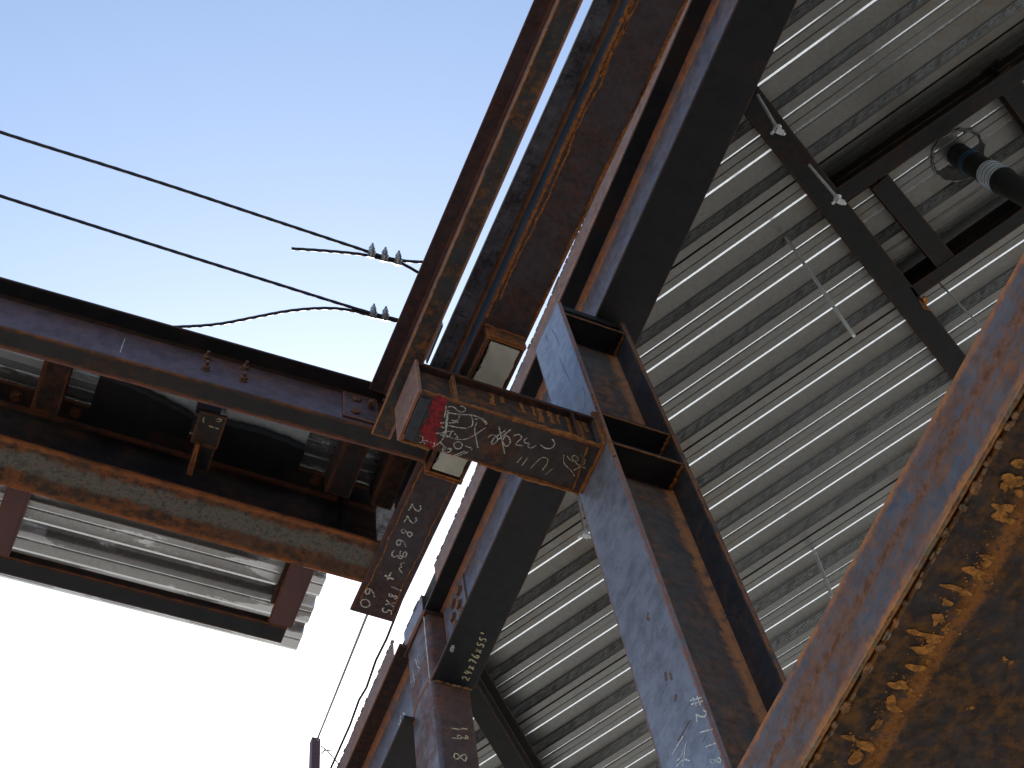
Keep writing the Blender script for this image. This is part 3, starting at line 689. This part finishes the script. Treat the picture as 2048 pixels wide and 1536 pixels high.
hexbolt(root, onweb(745, 796) - nL * .03 , -Vector((1, 0, 0)), .015, .014, 'bolt'); hexbolt(root, onweb(741, 820) - nL * .03, -Vector((1, 0, 0)), .015, .014, 'bolt')
g = G(); tz = L1s + Vector((0, 0, .013))
ribbon(g, [onweb(250, 677), onweb(240, 705)], -nL, .002, .001); g.build('scratch', M['chalk'], root)

# ------------------------------------------------------------------ L2: wide rusty beam
Z4 = 4.455
r0 = Vector((-.344, 2.705, Z4)); r1 = Vector((1.132, 2.712, Z4)); dd = (r1 - r0).normalized(); r0 = r0 - dd * 1.0
root = thing('steel_beam', 'wide orange-rusted steel beam with a grey band of scale, below the purple channel', 'steel beam', (r0 + r1) / 2)
nn = wbeam(root, r0, r1, (0, 1, 0), .198, .41, .016, .011, M['flangeL2'], M['brown'], M['blackrust'], k=.018)
for px, py in ((33, 793), (152, 825), (632, 961)):
    p = PZ(px, py, Z4 + .41 - .016); hexbolt(root, p, (0, 0, -1), .019, .014, 'bolt')
g = G(); g.box((r1.x - .17, r1.y + .012, Z4 + .02), (r1.x - .16, r1.y + .094, Z4 + .39)); g.build('stiffener', M['black'], root)
bead(root, [r0 + nn * .006 + Vector((0, 0, .002)), r1 + nn * .006 + Vector((0, 0, .002))], .003, .03, 'stainthin', 'rust_ridge')

# hanging bracket between L1 and L2 with a chalked 19
root = thing('hanger_plate', 'narrow rusty plate hanging between the two left beams, chalk mark on its top', 'hanger plate', PZ(410, 880, 4.5))
def slab(name, px4, z, th, mat, root):      # flat plate: four picture corners on height z
    g = G(); a = [PZ(x, y, z) for x, y in px4]; b = [p + Vector((0, 0, th)) for p in a]
    g.quad(a[3], a[2], a[1], a[0]); g.quad(*b)
    for i in range(4): j = (i + 1) % 4; g.quad(a[i], a[j], b[j], b[i])
    return g.build(name, M[mat], root)
slab('plate', [(400, 822), (455, 836), (434, 898), (380, 884)], 4.60, .012, 'blackrust', root)
slab('lower_leg', [(398, 889), (431, 897), (415, 947), (389, 940)], 4.62, .010, 'blackrust', root)
slab('side_leg', [(392, 888), (399, 890), (384, 952), (373, 948)], 4.57, .07, 'rusty', root)
slab('top_clip', [(396, 812), (442, 826), (436, 840), (390, 826)], 4.70, .10, 'black', root)
strokes(root, [[(1045, 855), (1040, 870), (1045, 885)], [(1105, 870), (1120, 862), (1135, 868), (1125, 880), (1105, 875)], [(1070, 900), (1120, 915)]], onz(4.60), DN, .004, 'chalkw', 'chalk_writing', (0, 500), 2.56)

# ------------------------------------------------------------------ canopy deck (ribs along the left beams)
ZC = 4.872
def ribdeck(root, xa, xb, ya, yb, z, name, mat, pitch=.152, d=.038, ragged=0):
    g = G(); y = ya; k = 0
    while y < yb:
        e = random.uniform(-.02, .02) * ragged; x1 = xb + e - (y - ya) * .0
        segs = ((0, 0, .098, 0), (.098, 0, .110, d), (.110, d, .140, d), (.140, d, pitch, 0))
        sub = ((.0, 0, .028, 0), (.028, 0, .038, .004), (.038, .004, .040, 0), (.040, 0, .086, 0), (.086, 0, .098, .0045), (.098, .0045, .110, d), (.110, d, .140, d), (.140, d, .150, .004), (.150, .004, pitch, 0))
        for a0_, z0, a1_, z1 in sub:
            if y + a1_ > yb: break
            g.quad((xa, y + a0_, z + z0), (x1, y + a0_, z + z0), (x1, y + a1_, z + z1), (xa, y + a1_, z + z1))
            g.mi[-1] = 1 if a0_ in (.028, .086) else 0
        y += pitch; k += 1
    return g.build(name, mat, root)
root = thing('canopy_deck', 'shiny grey ribbed metal deck with pale blotches at the lower left', 'metal deck', (.3, 3.2, ZC))
ribdeck(root, -1.6, 1.052, 2.90 + .005, 3.645, ZC, 'corrugated_sheet', [M['canopy'], M['deck_lip']])
root = thing('deck_strip', 'narrow strip of ribbed metal deck glimpsed between the two left beams', 'metal deck', (.3, 2.5, ZC + .1))
ribdeck(root, -1.6, 1.12, 2.32, 2.90, ZC + .012, 'corrugated_sheet', [M['canopy'], M['deck_lip']])
# short cross channels between L1 and L2
for i, (pxa, pxb, lab) in enumerate(((82, 136, 'short brown cross channel between the left beams, second opening from the left edge'),
                               (190, 388, 'dark plate filling the gap left of the chalked hanger plate'),
                               (446, 612, 'dark plate filling the gap right of the chalked hanger plate'),
                               (668, 716, 'short brown cross channel between the two left beams near the bracket'),
                               (758, 800, 'short brown cross channel beside the lower part of the long beam'))):
    yl = 815 + (pxa - 400) * .27; zz = 4.80
    xa = PZ(pxa, yl + 25, zz).x; xb = PZ(pxb, yl + 25 + (pxb - pxa) * .27, zz).x
    if i in (1, 2):
        rt = thing('gap_plate', lab, 'steel plate', ((xa + xb) / 2, 2.5, zz), 'plates in the gap between the left beams')
        g = G()
        a = [(xa, 2.545 if i == 1 else 2.59, zz), (xb, 2.605 if i == 1 else 2.60, zz), (xb, 2.70, zz), (xa, 2.70, zz)]
        n_ = 14; top = [Vector(a[0]).lerp(Vector(a[1]), j / n_) + Vector((0, -.012 * math.sin(j / n_ * 3.1) + random.uniform(-.003, .003), 0)) for j in range(n_ + 1)]
        ol = top + [Vector(a[2]), Vector(a[3])]; th = Vector((0, 0, .05))
        g.face(ol); g.face([p + th for p in ol[::-1]])
        for p, q in zip(ol, ol[1:] + ol[:1]): g.face((p, q, q + th, p + th))
        g.build('plate', M['black'], rt)
        g = G(); g.face([(xa, 2.46, zz + .052), (xa, 2.69, zz + .062), (xb, 2.69, zz + .062), (xb, 2.46, zz + .052)]); g.face([(xa, 2.46, zz + .055), (xb, 2.46, zz + .055), (xb, 2.69, zz + .065), (xa, 2.69, zz + .065)])
        g.build('bright_sheet', M['bright_sheet'], rt)
    else:
        rt = thing('cross_channel', lab, 'channel', ((xa + xb) / 2, 2.5, 4.70), 'cross channels between the left beams')
        channel(rt, (xb, 2.335, 4.70), (xb, 2.70, 4.70), (-1, 0, 0), max(.06, xb - xa), .15, .01, .01, M['brown'], M['brown'], M['brown'])

# canopy joists and outer beam
ZJ = 4.72
for (tx, ty), (bx, by), wd, lab in (((582, 1132), (525, 1277), .100, 'dark brown joist under the free end of the metal canopy'), ((17, 985), (-38, 1140), .088, 'dark brown joist under the metal canopy at the left edge')):
    p0 = PZ(tx, ty, ZJ); p1 = PZ(bx, by, ZJ); p0.y = 2.915; p1.y = 3.390
    rt = thing('canopy_joist', lab, 'joist', (p0 + p1) / 2, 'joists under the canopy')
    channel(rt, p0, p1, (1, 0, 0), wd, .150, .010, .010, M['red_oxide'], M['red_oxide'], M['brown'])
    bead(rt, [p0 + Vector((-.002, 0, .01)), p1 + Vector((-.002, 0, .01))], .004, .02, 'stainthin', 'rust_line')
l0 = Vector((-1.6, 3.40, ZJ)); l1 = Vector((.945, 3.40, ZJ))
root = thing('canopy_edge_angle', 'long dark steel angle closing the lower edge of the canopy', 'steel angle', (l0 + l1) / 2)
g = G(); g.prism(rect(0, .075, 0, .008), l0 + Vector((0, .0, 0)), l1, (0, 1, 0)); g.build('leg', M['black'], root)
g = G(); g.prism(rect(-.008, .0, 0, .045), l0, l1, (0, 1, 0)); g.build('leg', M['blackrust'], root)
g = G(); g.prism(rect(0, .004, 0, .012), l0 + Vector((0, .077, .0)), l1 + Vector((0, .077, 0)), (0, 1, 0)); g.build('bright_edge', M['zinc'], root)


# ------------------------------------------------------------------ purlins under the floor deck
ZP = 5.86
M['purlin'] = steel('purlin_dark', scale=(.016, .015, .014), rust=(.055, .022, .007), dark=(.01, .007, .006), amt=.3, edge=.003, patch=4, rough=.6)
def member(name, label, pa, pb, z, hint, bf, d, kind='w', ext=(0, 0), group='dark framing members under the floor deck'):
    p0 = PZ(*pa, z); p1 = PZ(*pb, z); dr_ = (p1 - p0).normalized(); p0 = p0 - dr_ * ext[0]; p1 = p1 + dr_ * ext[1]
    rt = thing(name, label, 'steel framing', (p0 + p1) / 2, group)
    if kind == 'w': wbeam(rt, p0, p1, hint, bf, d, .009, .007, M['purlin'], M['purlin'], M['purlin'], k=.008)
    else: channel(rt, p0, p1, hint, bf, d, .010, .008, M['purlin'], M['purlin'], M['purlin'])
    return rt
member('purlin', 'longest dark channel under the floor deck, crossing ribs from edge beam to big girder', (1488, 225), (1861, 700), ZP, (-.4, -.9, 0) if 0 else (.47, -.88, 0), .118, .148, 'w', (.12, .6))
member('purlin', 'broad dark channel under the deck rising to the right edge above the black pipe', (1672, 378), (2048, 120), ZP, (.85, .5, 0), .085, .148, 'w', (.0, .6))
member('purlin', 'short dark channel left of the black pipe, framing the deck opening', (1744, 378), (1869, 529), ZP + .005, (.47, -.88, 0), .098, .143, 'w', (.0, .08))
member('purlin', 'dark channel below the black pipe running to the right edge', (1820, 575), (2048, 415), ZP, (.85, .5, 0), .075, .148, 'c', (.0, .6))
member('purlin', 'dark channel cut off by the right edge above the black pipe', (1997, 177), (2048, 247), ZP + .005, (.47, -.88, 0), .10, .143, 'w', (.05, .6))
p = PZ(1061, 1536, 5.66)
member('purlin', 'dark and brown beam framing into the tube column from the lower right', (935, 1415), (1009, 1536), 5.66, (.8, -.6, 0), .110, .33, 'w', (.12, .9))
# small clips on the purlins
def rod(label, top, bot, dz_known=None, r=.006, clip=None, ztop=ZD + .001, name='threaded_rod'):
    t = PZ(*top, ztop); rb = Vector(ray(*bot)); z = t.x * rb.z / rb.x; z2 = t.y * rb.z / rb.y
    z = (z + z2) / 2 if dz_known is None else dz_known
    b = rb * (z / rb.z)
    rt = thing(name, label, 'rod', b, 'hanger rods under the floor deck')
    g = G(); g.tube([b, t], r, 10); g.build('rod', M['zincw'], rt)
    if clip != 'none':
        hexbolt(rt, b + (t - b).normalized() * .02, (t - b), r * 2.2, .012, 'zincw', 0, True, 'nut')
    if clip == 'hook':
        g = G(); n_ = (t - b).normalized(); g.tube([b + Vector((-.03, .02, -.01)), b + Vector((-.012, .0, .016)), b + Vector((.01, -.004, .02)), b + Vector((.03, .004, -.004))], .0075, 8); g.build('beam_clip', M['zincw'], rt)
        g = G(); g.box((b.x - .018, b.y - .012, b.z - .012), (b.x + .018, b.y + .012, b.z + .004)); g.build('clamp', M['zincw'], rt)
    return rt
rod('thin steel rod with a hooked clip at the head of the longest purlin', (1515, 190), (1558, 262), 5.62, .007, 'hook', ZP - .004)
rod('thin steel rod with a clip where the broad channel meets the longest purlin', (1618, 330), (1680, 402), 5.62, .007, 'hook', ZP - .004)
rod('long bare rod hanging free below the deck left of the longest purlin', (1572, 475), (1708, 672), 5.2, .008, 'none')
rod('thin rod hanging just above the big girder near the right edge', (1880, 567), (1968, 660), 5.3, .005, 'none')
rod('dull rod hanging low on the deck beside the big girder', (1630, 1105), (1665, 1195), 5.55, .010, 'none')
rod('short bright rod with a nut beside the blue column below the bracket', (1155, 985), (1170, 1070), 5.45, .006, 'hook')
root = thing('corner_clip', 'small rusty clip at the edge of the longest purlin', 'clip', PZ(1855, 612, ZP))
slab('plate', [(1838, 600), (1850, 608), (1862, 622), (1848, 618)], ZP - .004, .02, 'rusty', root)
slab('foot', [(1846, 598), (1852, 594), (1858, 606), (1850, 608)], ZP - .012, .02, 'stain', root)

# ------------------------------------------------------------------ drain pipe through the deck
pc = PZ(1916, 310, ZD)
root = thing('drain_pipe', 'black drain pipe with banded couplings dropping through a round hole in the deck', 'pipe', (pc.x, pc.y, 4.2))
bt = PZ(2048, 386, 5.3)
ax = Vector((bt.x - pc.x, bt.y - pc.y, bt.z - pc.z)); ax = (ax.normalized())
g = G(); g.tube([pc + Vector((0, 0, .12)) , pc + ax * .05, pc + ax * 1.8], .055, 28, twist=None); g.build('pipe', M['black_pipe'], root)
def collar(a, b, r, mat, name, n=28, par=None):
    g = G(); g.tube([pc + ax * a, pc + ax * b], r, n); return g.build(name, M[mat], par or root)
collar(.14, .20, .059, 'black_pipe', 'coupling'); cband = collar(.36, .50, .062, 'zincw', 'coupling_band')
for a in (.375, .41, .445, .48): collar(a, a + .004, .0632, 'blueline', 'clamp_band', par=cband)
for a in (.15, .168, .186): collar(a, a + .003, .0600, 'blueline', 'clamp_band')
collar(.345, .36, .063, 'black_pipe', 'gasket'); collar(.50, .515, .063, 'black_pipe', 'gasket')
M['collar'] = plain('dull_grey_collar', (.10, .095, .085), .85, 0, .5, 30, .4)
g = G()       # cut collar round the hole
K = 40; ri, ro_ = .066, .130
inn = [pc + Vector((math.cos(2 * math.pi * k / K) * .09, math.sin(2 * math.pi * k / K) * .075, .02)) for k in range(K)]
out = [pc + Vector((math.cos(2 * math.pi * k / K) * ro_ * random.uniform(.95, 1.05), math.sin(2 * math.pi * k / K) * ro_ * random.uniform(.95, 1.05), -.006)) for k in range(K)]
o2 = [p + Vector((0, 0, .012)) for p in out]
for k in range(K):
    j = (k + 1) % K; g.face((inn[k], inn[j], out[j], out[k])); g.face((out[k], out[j], o2[j], o2[k]))
g.build('hole_collar', M['collar'], root)
g = G(); g.tube([p + Vector((0, 0, -.002)) for p in out + out[:1]], [random.uniform(.001, .006) for _ in range(K + 1)], 6); g.build('cut_edge', M['chip'], root)

# ------------------------------------------------------------------ the big girder in the foreground
GZ = 2.19; GT = 2.412
g0 = Vector((1.590, -1.0, GZ)); g1 = Vector((1.622, 3.6, GZ))
# front edge through the two measured points
dv = (Vector((1.618, 1.597, 0)) - Vector((1.594, .805, 0))).normalized(); base = Vector((1.618, 1.597, GZ))
g0 = base - dv * 3.0; g1 = base + dv * 2.2; ng = nrm(g0, g1, (1, 0, 0))
root = thing('box_girder', 'huge close girder across the lower right corner, weld seam and orange rust drips', 'girder', (g0 + g1) / 2)
g = G(); g.prism(rect(0, .016, .006, GT - GZ, .003), g0, g1, ng); g.build('side_plate', M['girder_side'], root)
g = G(); g.prism(rect(.0175, .95, 0, .016, .003), g0, g1, ng); g.build('bottom_plate', M['girder_under'], root)
g = G(); g.prism(rect(.0165, .95, GT - GZ - .016, GT - GZ - .001), g0, g1, ng); g.build('top_plate', M['brown'], root)
g = G(); g.prism(rect(.951, .965, 0, GT - GZ), g0, g1, ng); g.build('side_plate', M['brown'], root)
g = G(); g.prism([(-.0035, .001), (.004, -.003), (.004, .004), (-.001, .007)], g0, g1, ng); g.build('plate_edge', M['weld'], root)
# weld spatter knobs along the seam
def on_g(s_, n_, z=GZ): return base + dv * s_ + ng * n_ + Vector((0, 0, z - GZ))
g = G(); s_ = -2.2
while s_ < .9:
    r = random.choice((.003, .0045, .006, .0085)) * random.uniform(.8, 1.2)
    for q in range(random.randint(1, 2)):
        p = on_g(s_ + random.uniform(-.006, .006), .016 + random.uniform(-.004, .006), GZ - .001)
        L_ = random.uniform(.004, .012)
        g.tube([p - dv * L_ + Vector((0, 0, r * .6)), p - dv * L_ * .5, p + dv * L_ * .5, p + dv * L_ + Vector((0, 0, r * .6))], [r * .3, r, r, r * .3], 8)
    s_ += random.choice((.010, .014, .02, .03, .045)) * random.uniform(.8, 1.2)
g.build('weld_seam', M['weld'], root)
# orange drips and splashes
def blob(gg, c, rx, ry, ang, off, proj):
    n_ = 22; ph = [random.uniform(0, 6.28) for _ in range(3)]; am = [random.uniform(.06, .2) for _ in range(3)]
    pts = []
    for k in range(n_):
        t = 2 * math.pi * k / n_; rr_ = 1 + sum(a_ * math.sin((i + 2) * t + p_) for i, (a_, p_) in enumerate(zip(am, ph)))
        x, y = rx * rr_ * math.cos(t), ry * rr_ * math.sin(t)
        x, y = x * math.cos(ang) - y * math.sin(ang), x * math.sin(ang) + y * math.cos(ang)
        pts.append(proj(c[0] + x, c[1] + y) + Vector((0, 0, -off)))
    gg.face(pts[::-1])
gz = onz(GZ); g = G(); oo = .0012
for (x, y, rx, ry, an) in [(1945, 205, 62, 22, .3), (1920, 245, 40, 30, .5), (1970, 270, 26, 20, .2), (1850, 455, 38, 14, .2), (1850, 490, 30, 16, -.6), (1785, 530, 52, 26, .4), (1800, 555, 26, 18, .2),
    (1690, 615, 70, 15, .3), (1740, 640, 34, 14, .1), (1650, 690, 24, 18, 0), (1600, 770, 26, 34, .5), (1640, 825, 19, 18, 0), (1530, 850, 90, 12, .18), (1575, 880, 46, 16, .2), (1535, 930, 64, 26, .1),
    (1550, 990, 13, 11, 0), (1490, 1020, 50, 20, .15), (1400, 1110, 54, 22, .2), (1460, 1140, 18, 10, -.6), (1360, 1190, 26, 30, .2), (1380, 1230, 42, 14, .2), (1290, 1310, 16, 36, .7), (1150, 1380, 52, 11, .35),
    (1240, 1425, 54, 28, .4), (1180, 1480, 30, 40, .6), (2010, 60, 40, 20, .1), (1940, 90, 18, 26, .5), (1710, 735, 16, 10, -.6), (1475, 830, 24, 10, .2), (1770, 1225, 10, 8, 0), (1940, 975, 10, 7, 0), (1970, 995, 9, 8, 0)]:
    oo += .00003; blob(g, (1250 + x / 2.56, 936 + y / 2.56), rx / 2.56, ry / 2.56, an, oo, gz)
    for q_ in range(5):
        oo += .000005; blob(g, (1250 + (x + random.gauss(0, rx * .8)) / 2.56, 936 + (y + random.gauss(0, ry * 1.1)) / 2.56), random.uniform(2, 8) / 2.56, random.uniform(2, 6) / 2.56, an, oo, gz)
for (x, y, rx, ry, an) in [(2020, 960, 20, 12, .3), (2035, 925, 14, 9, .1), (2040, 985, 12, 8, .3)]:
    oo += .00003; blob(g, (x, y), rx, ry, an, oo, gz)
for i in range(900):       # fine spatter round the band
    sx = random.uniform(-1.9, .5); nx = .125 + random.gauss(0, .034); r = random.uniform(.0006, .0030) * random.random() + .0005
    c_ = on_g(sx, nx); oo += .000003; K_ = 7
    g.face([c_ + dv * (r * math.cos(2 * math.pi * k / K_)) + ng * (r * math.sin(2 * math.pi * k / K_)) + Vector((0, 0, -oo)) for k in range(K_)][::1])
g.build('rust_drips', M['stain'], root)['kind'] = 'stuff'

# ------------------------------------------------------------------ wire ropes and clips (upper left)
ZR = 4.86
def rope_obj(label, main, tail, clips):
    A = [PZ(x, y, ZR) for x, y in main]
    rt = thing('wire_rope', label, 'wire rope', A[len(A) // 2], 'wire ropes to the outer channel')
    def dens(px, lift=0):
        pts = smooth([(float(a), float(b)) for a, b in px], 3); P_ = [PZ(x, y, ZR) + Vector((0, 0, lift)) for x, y in pts]; out = []
        for a, b in zip(P_, P_[1:]):
            n = max(1, int((b - a).length / .006)); out += [a.lerp(b, i / n) for i in range(n)]
        return out + [P_[-1]]
    g = G(); g.tube(dens(main), .0062, 12, twist=(5, 110)); g.build('rope', M['rope'], rt)
    g = G(); g.tube(dens(tail, -.002), .0060, 12, twist=(6, 150)); g.build('rope_tail', M['rope'], rt)
    for x, y in clips:
        c_ = PZ(x, y, ZR); e = PZ(x + 3, y - 20, ZR); up = (e - c_).normalized()
        cl = G(); sd = (PZ(x + 20, y + 5, ZR) - c_).normalized(); vv = Vector((0, 0, -1))
        # U-bolt round both ropes, saddle, two nuts
        cl.tube([c_ + up * .030 + vv * .014, c_ - up * .010 + vv * .014, c_ - up * .020 + vv * .0, c_ - up * .010 - vv * .014, c_ + up * .030 - vv * .014], .0045, 8); cb = cl.build('rope_clip', M['zinc'], rt)
        s_ = G(); s_.tube([c_ - up * .004 - sd * .014, c_ - up * .004 + sd * .014], .015, 10); s_.build('saddle', M['zinc'], cb)
        for q in (-1, 1): hexbolt(cb, c_ + up * .012 + vv * .014 * q, up, .0095, .011, 'zinc', .012, True, 'nut')
    return rt
rope_obj('upper wire rope crossing the blue sky with three clips and a short straight tail',
  [(-60, 243), (0, 265), (300, 358), (560, 445), (735, 503), (770, 515), (800, 521), (842, 525), (900, 520)], [(583, 497), (650, 501), (735, 509), (768, 520), (800, 524), (830, 541), (880, 570)], [(743, 506), (769, 514), (796, 521)])
rope_obj('lower wire rope crossing the sky with two clips and a long sagging tail',
  [(-60, 372), (0, 392), (300, 488), (560, 570), (735, 625), (790, 638), (860, 655)], [(300, 655), (345, 654), (430, 650), (500, 636), (580, 620), (650, 615), (700, 619), (740, 631), (790, 641), (860, 660)], [(746, 627), (770, 632)])

# ------------------------------------------------------------------ thin guy wires and post (bottom)
zq = 6.2
post_c = PZ(630, 1482, zq)
root = thing('steel_post', 'slim purple-brown steel post standing alone at the bottom edge against white sky', 'steel post', (post_c.x, post_c.y, -EYE))
w_ = .052
g = G(); g.prism([(0, 0), (w_, 0), (w_, .004), (.004, .004), (.004, w_), (w_, w_), (w_, w_ + .004), (0, w_ + .004)], (post_c.x - w_ / 2, post_c.y - w_ / 2, -EYE), (post_c.x - w_ / 2, post_c.y - w_ / 2, zq), (1, 0, 0), up=(0, 1, 0)); 
g = G(); vplate(g, post_c.x - w_ / 2, post_c.x + w_ / 2, post_c.y - w_ * .5, post_c.y + w_ * .5, -EYE, zq, .003); g.build('shaft', M['red_oxide'], root)
g = G(); hc = Vector((post_c.x + .008, post_c.y - w_ * .5 - .001, zq - .02)); g.tube([hc, hc + Vector((0, -.003, 0))], .007, 14); g.build('bolt_hole', M['pad'], root)
tie = [PZ(642, 1492, zq - .05), PZ(655, 1502, zq - .06), PZ(672, 1522, zq - .06), PZ(690, 1545, zq - .06)]
g = G(); g.tube(tie, .004, 8); g.build('tie_wire', M['rope'], root)
g = G(); g.tube([PZ(642, 1509, zq - .06), PZ(650, 1500, zq - .07), PZ(664, 1501, zq - .06)], [.004, .006, .003], 8); g.build('tie_knot', M['pad'], root)
g = G(); A = PZ(740, 1215, 5.1); B = PZ(635, 1478, zq - .005); g.tube([A, B], .0060, 8)
o = g.build('guy_wire', M['rope'], None, A); tag(o, 'straight thin dark wire from the chalked beam end down to the post', 'wire')
pts = [(812, 1178), (790, 1235), (773, 1278), (752, 1320), (733, 1375), (718, 1400), (700, 1450), (680, 1495), (660, 1540), (640, 1590)]
g = G(); pp = [PZ(x, y, 5.8) for x, y in pts]; g.tube(pp, .0068, 8)
o = g.build('guy_wire', M['rope'], None, pp[0]); tag(o, 'kinked thin dark wire hanging in the white gap beside the edge beam', 'wire')

for r in ROOTS: del r['_o']
